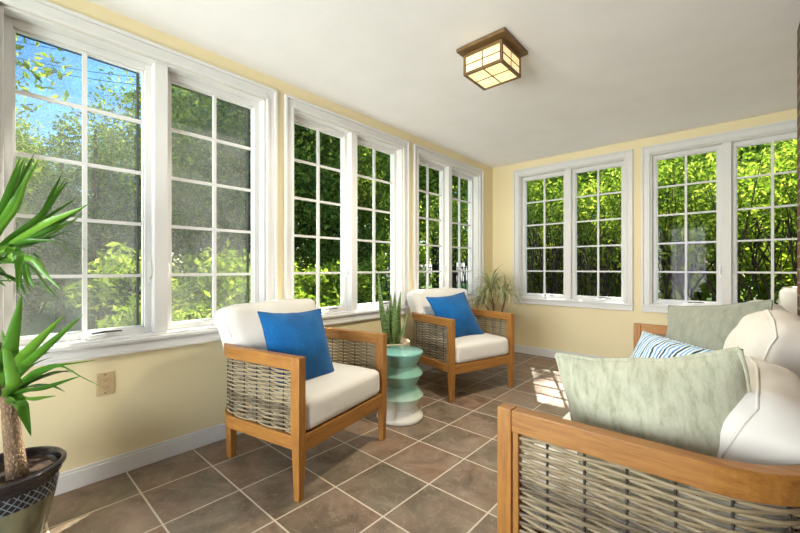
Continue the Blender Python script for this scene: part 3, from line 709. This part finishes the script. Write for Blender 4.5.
# snake plant
sx_, sy_ = -2.126, 2.262
sn = empty('snake_plant', (sx_, sy_, 0)); tag(sn, 'upright snake plant in a beige pot behind the green stool', 'plant')
M['beige'] = simple('beige_pot', (.56, .45, .31), (.52, .41, .28), 10, .6)
MB().lathe([(0, 0), (.125, 0), (.13, .01), (.142, .25), (.155, .465), (.155, .475), (.150, .479), (.143, .475), (.140, .44), (0, .435)], 48, close=False).build('pot', M['beige'], sn)
so = MB(); so.lathe([(.141, .44), (.1, .447), (0, .45)], 32, close=False); so.build('soil', M['soil'], sn)
M['snake'] = plantmat('snake_leaf', [(0, (.05, .12, .035)), (1, (.10, .19, .05))], .4, (.22, .30, .10))
fl = MB(); so_ = Vector((sx_, sy_, 0))
for (bx, by, tp, d, wd, tw) in [(-.02, -.03, (378, 270), 2.95, .055, 1), (.02, .02, (391, 293), 3.1, .055, .4), (.03, -.02, (395, 291), 3.05, .05, -.5), (.05, .03, (401, 291), 3.12, .055, .8), (-.03, .0, (385, 318), 3.0, .05, .2),
                               (.0, -.05, (388, 305), 2.98, .055, -.3), (.05, .0, (396, 300), 3.0, .05, .3), (-.04, .03, (383, 322), 3.1, .045, 1.2), (.06, -.01, (409, 308), 3.08, .022, .5), (.01, .05, (393, 308), 3.15, .05, 0)]:
    t_ = at(*tp, d) - so_; b0 = Vector((bx, by, .44)); md = b0.lerp(t_, .5) + Vector((rnd.uniform(-.015, .015), rnd.uniform(-.015, .015), 0))
    sd = Vector((.75 + .3 * tw, .66 - .5 * tw, 0))
    blade(fl, [b0, b0.lerp(md, .5) + Vector((.006, -.004, 0)), md, md.lerp(t_, .5) + Vector((-.006, .004, 0)), t_], wd, .35, .04, sd, .75)
fl.build('foliage', M['snake'], sn, fix=False)

# dracaena in the corner
dx, dy = -2.12, 4.12
dr = empty('dracaena_plant', (dx, dy, 0)); tag(dr, 'wispy grass-leaved dracaena in the corner behind the far armchair', 'plant')
MB().lathe([(0, 0), (.12, 0), (.145, .28), (.15, .30), (.14, .30), (.13, .27), (0, .27)], 40, close=False).build('pot', M['beige'], dr)
MB().lathe([(.132, .27), (.08, .278), (0, .28)], 24, close=False).build('soil', M['soil'], dr)
M['drac'] = plantmat('dracaena_leaf', [(0, (.24, .28, .10)), (.5, (.42, .45, .20)), (1, (.62, .58, .34))], .5, None, .2)
fl = MB()
for hd, n_, L0 in ((at(491, 288, 4.35), 120, .38), (at(506, 296, 4.30), 90, .32), (at(483, 300, 4.30), 80, .32)):
    hd = hd - Vector((dx, dy, 0))
    MB().tube([(hd.x * .2, hd.y * .2, .26), (hd.x * .5, hd.y * .5, .55), (hd.x, hd.y, hd.z)], [.012, .011, .009], 8).build('stem', M['cane'], dr)
    for k in range(n_):
        az = rnd.uniform(0, 6.28); el = rnd.uniform(R(0), R(85)); L = L0 * rnd.uniform(.6, 1.1)
        ex = Vector(arch(hd, az, el, L, 2.2)[-1])
        if dx + ex.x < XL + .03 or dy + ex.y > YF - .03: L *= .45
        blade(fl, arch(hd + Vector((0, 0, rnd.uniform(-.05, .03))), az, el, L, rnd.uniform(1.2, 3.0)), rnd.uniform(.010, .016), .2)
fl.build('foliage', M['drac'], dr, fix=False)

# white tub chair in the corner behind the sofa
tc_ = empty('tub_chair', (.57, 3.9, 0)); tag(tc_, 'white rounded tub chair back peeking over the sofa beside the brick wall', 'chair')
b = MB(); n = 36; vs = []
prof = [(.30, .30), (.315, .55), (.325, .80), (.32, .91), (.30, .945), (.275, .94), (.262, .90), (.262, .6), (.25, .30)]
for k in range(n + 1):
    a = R(60 + 270 * k / n); cut = min(1, min(k, n - k) / 7); 
    for r_, z in prof: vs.append((r_ * math.cos(a), r_ * math.sin(a), .30 + (z - .30) * (.62 + .38 * math.sin(cut * math.pi / 2))))
m_ = len(prof); fs = [(k * m_ + j, (k + 1) * m_ + j, (k + 1) * m_ + (j + 1) % m_, k * m_ + (j + 1) % m_) for k in range(n) for j in range(m_)] + [tuple(range(m_)), tuple(n * m_ + j for j in range(m_))[::-1]]
b.add(vs, fs, True).build('backrest', M['cream'], tc_)
MB().lathe([(0, .28), (.25, .28), (.262, .30), (.26, .44), (.23, .46), (0, .465)], 40, close=False).build('seat', M['cream'], tc_)
for a in (45, 135, 225, 315):
    MB().tube([(.2 * math.cos(R(a)), .2 * math.sin(R(a)), .29), (.24 * math.cos(R(a)), .24 * math.sin(R(a)), 0)], [.018, .012], 10).build('leg', M['wood_z'], tc_)

# ------------------------------------------------------------------ outdoors
GZ = -.35
tag(MB().box(-60, 40, -40, 70, GZ - .2, GZ).build('ground', M['grass']), kind='structure')
def leaves(n, size, sampler, seed, flat=.5):
    g = random.Random(seed); mb = MB(); V = []; F = []
    for i in range(n):
        p = sampler(g); s = size * g.uniform(.6, 1.35)
        nz = Vector((g.gauss(0, 1), g.gauss(0, 1), g.gauss(0, 1) + flat)).normalized()
        a = nz.orthogonal().normalized(); a.rotate(Matrix.Rotation(g.uniform(0, 6.28), 3, nz)); b_ = nz.cross(a)
        k = len(V)
        V += [p - a * s, p + b_ * s * .42 - a * s * .1 + nz * s * .08, p + a * s, p - b_ * s * .42 - a * s * .1 + nz * s * .08]
        F.append((k, k + 1, k + 2, k + 3))
    mb.v = [tuple(v) for v in V]; mb.f = F; mb.sm = [False] * len(F); return mb
def clumps(g0, n, c, rad, lo=.25, hi=.45):
    out = []
    for i in range(n):
        d = Vector((g0.gauss(0, 1), g0.gauss(0, 1), g0.gauss(0, 1))).normalized() * (g0.random() ** .4)
        out.append((Vector((c[0] + d.x * rad[0], c[1] + d.y * rad[1], c[2] + d.z * rad[2])), g0.uniform(lo, hi) * min(rad)))
    return out
def in_clumps(cl):
    def f(g):
        c, r = g.choice(cl); d = Vector((g.gauss(0, 1), g.gauss(0, 1), g.gauss(0, .7)))
        return c + d.normalized() * r * g.random() ** .45
    return f
PROTO = {}
def tree_proto(kind, h, crown_z, rad, nclump, nleaf, size, m, seed, trunk_r=.12, name='leafy_tree'):
    g0 = random.Random(seed); cl = clumps(g0, nclump, (0, 0, crown_z), rad)
    root = empty(name)
    leaves(nleaf, size, in_clumps(cl), seed).build('foliage', M[m], root, fix=False)
    tb = MB(); tb.tube([(0, 0, 0), (.05, .03, h * .35), (-.04, .06, h * .65), (0, 0, h * .9)], [trunk_r, trunk_r * .8, trunk_r * .6, trunk_r * .2], 10)
    for c, r in cl[:9]:
        st_ = Vector((0, 0, max(.4, min(c.z - .4 * (abs(c.x) + abs(c.y)), h * .8)))); tb.tube([st_, st_.lerp(c, .5) + Vector((0, 0, .15)), c], [trunk_r * .4, trunk_r * .25, trunk_r * .08], 6)
    tb.build('trunk', M['bark'], root)
    PROTO[kind] = [root, False]; return root
def plant_tree(kind, x, y, sc, rz, label, cat='tree', group=None):
    p = PROTO[kind]; o = p[0] if not p[1] else copy_tree(p[0]); p[1] = True
    o.location = (x, y, GZ); o.scale = (sc, sc, sc); o.rotation_euler = (0, 0, rz); tag(o, label, cat, group); return o
tree_proto('mid', 7, 4.2, (2.2, 2.2, 2.6), 60, 13000, .078, 'leaf_mid', 1)
tree_proto('dark', 10, 5.2, (1.9, 1.9, 4.2), 70, 14000, .08, 'leaf_dark', 2, .2)
tree_proto('yellow', 6, 3.2, (2.2, 2.2, 2.4), 60, 14000, .072, 'leaf_yellow', 3)
tree_proto('tall', 13, 10.2, (3.0, 3.0, 2.4), 46, 2100, .14, 'leaf_mid', 4, .22)

# shrubs
def shrub_proto(kind, h, rad, nclump, nleaf, size, m, seed, z0=.1):
    g0 = random.Random(seed); cl = clumps(g0, nclump, (0, 0, z0 + (h - z0) / 2), (rad, rad, (h - z0) / 2), .2, .4)
    root = empty('leafy_shrub')
    leaves(nleaf, size, in_clumps(cl), seed, .8).build('foliage', M[m], root, fix=False)
    tb = MB()
    for c, r in cl[:14]: tb.tube([(c.x * .15, c.y * .15, 0), (c.x * .5, c.y * .5, c.z * .5), c], [.018, .014, .006], 5)
    tb.build('stems', M['bark'], root); PROTO[kind] = [root, False]
shrub_proto('bush', 1.55, .85, 40, 5200, .045, 'leaf_yellow', 11)
shrub_proto('bush2', 1.55, .85, 40, 5200, .045, 'leaf_mid', 12)
def stem_shrub(seed):
    g = random.Random(seed); root = empty('tall_shrub'); tb = MB(); tips = []
    for k in range(15):
        a = g.uniform(0, 6.28); r0 = g.uniform(.05, .35); p = Vector((r0 * math.cos(a), r0 * math.sin(a), 0)); a2 = a + g.uniform(-.8, .8); sp = g.uniform(.25, .75)
        q = p + Vector((sp * math.cos(a2), sp * math.sin(a2), g.uniform(1.4, 1.9))); mid = p.lerp(q, .5) + Vector((g.uniform(-.12, .12), g.uniform(-.12, .12), .1))
        tb.tube([p, mid, q], [g.uniform(.014, .026), .014, .008], 6)
        for j in range(4):
            t = q + Vector((g.uniform(-.45, .45), g.uniform(-.45, .45), g.uniform(.2, 1.1))); tips.append(t); st_ = mid.lerp(q, g.uniform(.2, .9))
            tb.tube([st_, st_.lerp(t, .5) + Vector((g.uniform(-.05, .05), g.uniform(-.05, .05), .05)), t], [.009, .006, .003], 5)
    leaves(5200, .037, in_clumps([(t, .33) for t in tips]), seed, .8).build('foliage', M['leaf_mid'], root, fix=False)
    tb.build('stems', M['bark'], root); PROTO['stem%d' % seed] = [root, False]
stem_shrub(1); stem_shrub(2)

for i, (x, y, sc) in enumerate([(-3.9, 6.9, 1.05), (-2.9, 7.3, 1.1), (-2.0, 6.8, 1.0), (-1.05, 7.2, 1.1), (-.15, 6.8, 1.0), (.75, 7.2, 1.1), (1.7, 6.9, 1.05)]):
    plant_tree('stem%d' % (1 + i % 2), x, y, sc, rnd.uniform(0, 6), 'bare-stemmed green shrub in the row outside the far windows', 'shrub', 'shrubs outside the far windows')
for i, (x, y, k) in enumerate([(-4.6, 1.4, 'bush'), (-5.1, 2.5, 'bush'), (-4.8, 3.2, 'bush2'), (-5.1, 4.3, 'bush'), (-5.0, 5.4, 'bush2'), (-6.4, 2.4, 'bush2'), (-6.3, 3.8, 'bush2')]):
    plant_tree(k, x, y, rnd.uniform(.92, 1.1), rnd.uniform(0, 6), 'rounded leafy bush growing outside the left windows', 'shrub', 'bushes outside the left windows')
far_trees = [('mid', -8.4, 12.6, 1.15), ('yellow', -5.4, 13.2, 1.15), ('yellow', -2.4, 12.8, 1.1), ('yellow', .6, 13.4, 1.15), ('yellow', 3.3, 12.8, 1.1), ('mid', -6.8, 17, 1.6), ('mid', -1.2, 17.5, 1.7), ('mid', 4.2, 17, 1.6)]
for k, x, y, sc in far_trees:
    plant_tree(k, x, y, sc, rnd.uniform(0, 6), 'sunlit leafy tree standing beyond the shrubs outside the far windows', 'tree', 'trees beyond the far windows')
left_trees = [('dark', -9.5, .3, .42), ('dark', -9.0, 1.4, .45), ('dark', -9.3, -.8, .42), ('mid', -7.6, -1.5, .85), ('dark', -9.5, 5.4, 1.0), ('dark', -10.5, 8.0, 1.1), ('dark', -8.2, 7.0, .9), ('mid', -10.5, 4.4, 1.0), ('dark', -12.5, 10.5, 1.2), ('mid', -13, 5.5, 1.3), ('mid', -10.5, 12.5, 1.2),
              ('dark', -14.5, 2.6, .62), ('mid', -15, .5, .75), ('dark', -13, 1.3, .55), ('mid', -16, -1.6, .85), ('mid', -13, 15.0, 1.2), ('dark', -18, 3.8, .7), ('mid', -17, 6.6, 1.0), ('dark', -15.5, 8.2, .9), ('mid', -17.5, 10.5, 1.1)]
for k, x, y, sc in left_trees:
    plant_tree(k, x, y, sc, rnd.uniform(0, 6), 'dark shaded tree standing in the yard outside the left windows', 'tree', 'trees in the side yard')
for x, y, sc, lb in [(-5.6, 12.4, 1.0, 'tall tree with a high airy crown directly beyond the far left corner'), (-9.5, 13.0, 1.05, 'tall tree with a high airy crown further left in the side yard')]:
    plant_tree('tall', x, y, sc, rnd.uniform(0, 6), lb, 'tree')
for x, y, sc in [(-26, -6, 1.6), (-27, 0, 1.3), (-25, 14, 1.9), (-22, 20, 2.0), (-12, 27, 2.2), (-4, 24, 2.2), (3, 24, 2.2), (10, 22, 2.2), (-30, 8, 2.0), (-16, 33, 2.4), (-27, 27, 2.4)]:
    plant_tree('mid', x, y, sc, rnd.uniform(0, 6), 'distant full green tree at the back of the yard', 'tree', 'distant trees')
for x, y, sc in [(-4.0, 8.9, 1.5), (-3.1, 9.3, 1.8), (-1.7, 8.8, 1.6), (-.3, 9.3, 1.8), (1.1, 8.8, 1.6), (2.5, 9.2, 1.8)]:
    plant_tree('bush', x, y, sc, rnd.uniform(0, 6), 'sunlit yellow-green bush behind the bare-stemmed shrubs', 'shrub', 'bright bushes behind the stems')
for x, y in [(-16, -1.5), (-16.5, 1), (-16, 3.4), (-16.4, 5.8), (-15.8, 8.2), (-15.2, 10.6), (-14.2, 12.8)]:
    plant_tree('bush2', x, y, 2.2, rnd.uniform(0, 6), 'big rounded shrub in the hedge at the far side of the yard', 'shrub', 'hedge across the yard')
for px, d_ in [(398, 50), (414, 52), (430, 50), (446, 53), (462, 50), (478, 52)]:
    q_ = at(px, HZ, d_); plant_tree('bush2', q_.x, q_.y, 4.2, rnd.uniform(0, 6), 'far shrub beyond the driveway behind the iron fence', 'shrub', 'shrubs beyond the driveway')
# fence and drive beyond the third window
c0 = at(405, 283, 30); c1 = at(480, 283, 33)
fn = empty('iron_fence', (0, 0, 0)); tag(fn, 'black iron picket fence at the edge of the lawn outside', 'fence')
p0 = Vector((c0.x, c0.y, GZ)); p1 = Vector((c1.x, c1.y, GZ)); n = 44
MB().tube([p0 + Vector((0, 0, 1.45)), p1 + Vector((0, 0, 1.45))], .035, 6).tube([p0 + Vector((0, 0, .25)), p1 + Vector((0, 0, .25))], .035, 6).build('rail', M['iron'], fn)
for k in range(n + 1):
    p = p0.lerp(p1, k / n); MB().tube([p, p + Vector((0, 0, 1.5))], .028, 5).build('picket', M['iron'], fn)
dv = (p1 - p0).normalized(); nv = Vector((-dv.y, dv.x, 0))
if nv.y < 0: nv = -nv
vs = [p0 + nv * 1.5 + dv * .5, p1 + nv * 1.5 + dv * 6, p1 + nv * 12 + dv * 9 + Vector((0, 0, 2.2)), p0 + nv * 12 + dv * .5 + Vector((0, 0, 1.2))]
tag(MB().add([v + Vector((0, 0, z)) for z in (.0, .12) for v in vs], [(3, 2, 1, 0), (4, 5, 6, 7), (0, 1, 5, 4), (1, 2, 6, 5), (2, 3, 7, 6), (3, 0, 4, 7)]).build('driveway', M['pavement']), kind='structure')
# overhead wires in the sky of the first window
for k, (pa, pb) in enumerate([((-40, 28), (170, 62)), ((-40, 44), (170, 80)), ((-40, 50), (170, 88))]):
    a, b = at(*pa, 16), at(*pb, 17)
    pts = [a.lerp(b, i / 12) + Vector((0, 0, -.25 * math.sin(math.pi * i / 12))) for i in range(13)]
    tag(MB().tube(pts, .014, 5).build('overhead_wire', M['iron']), ['topmost', 'middle', 'lowest'][k] + ' of the three dark overhead wires crossing the sky', 'wire', 'overhead wires')
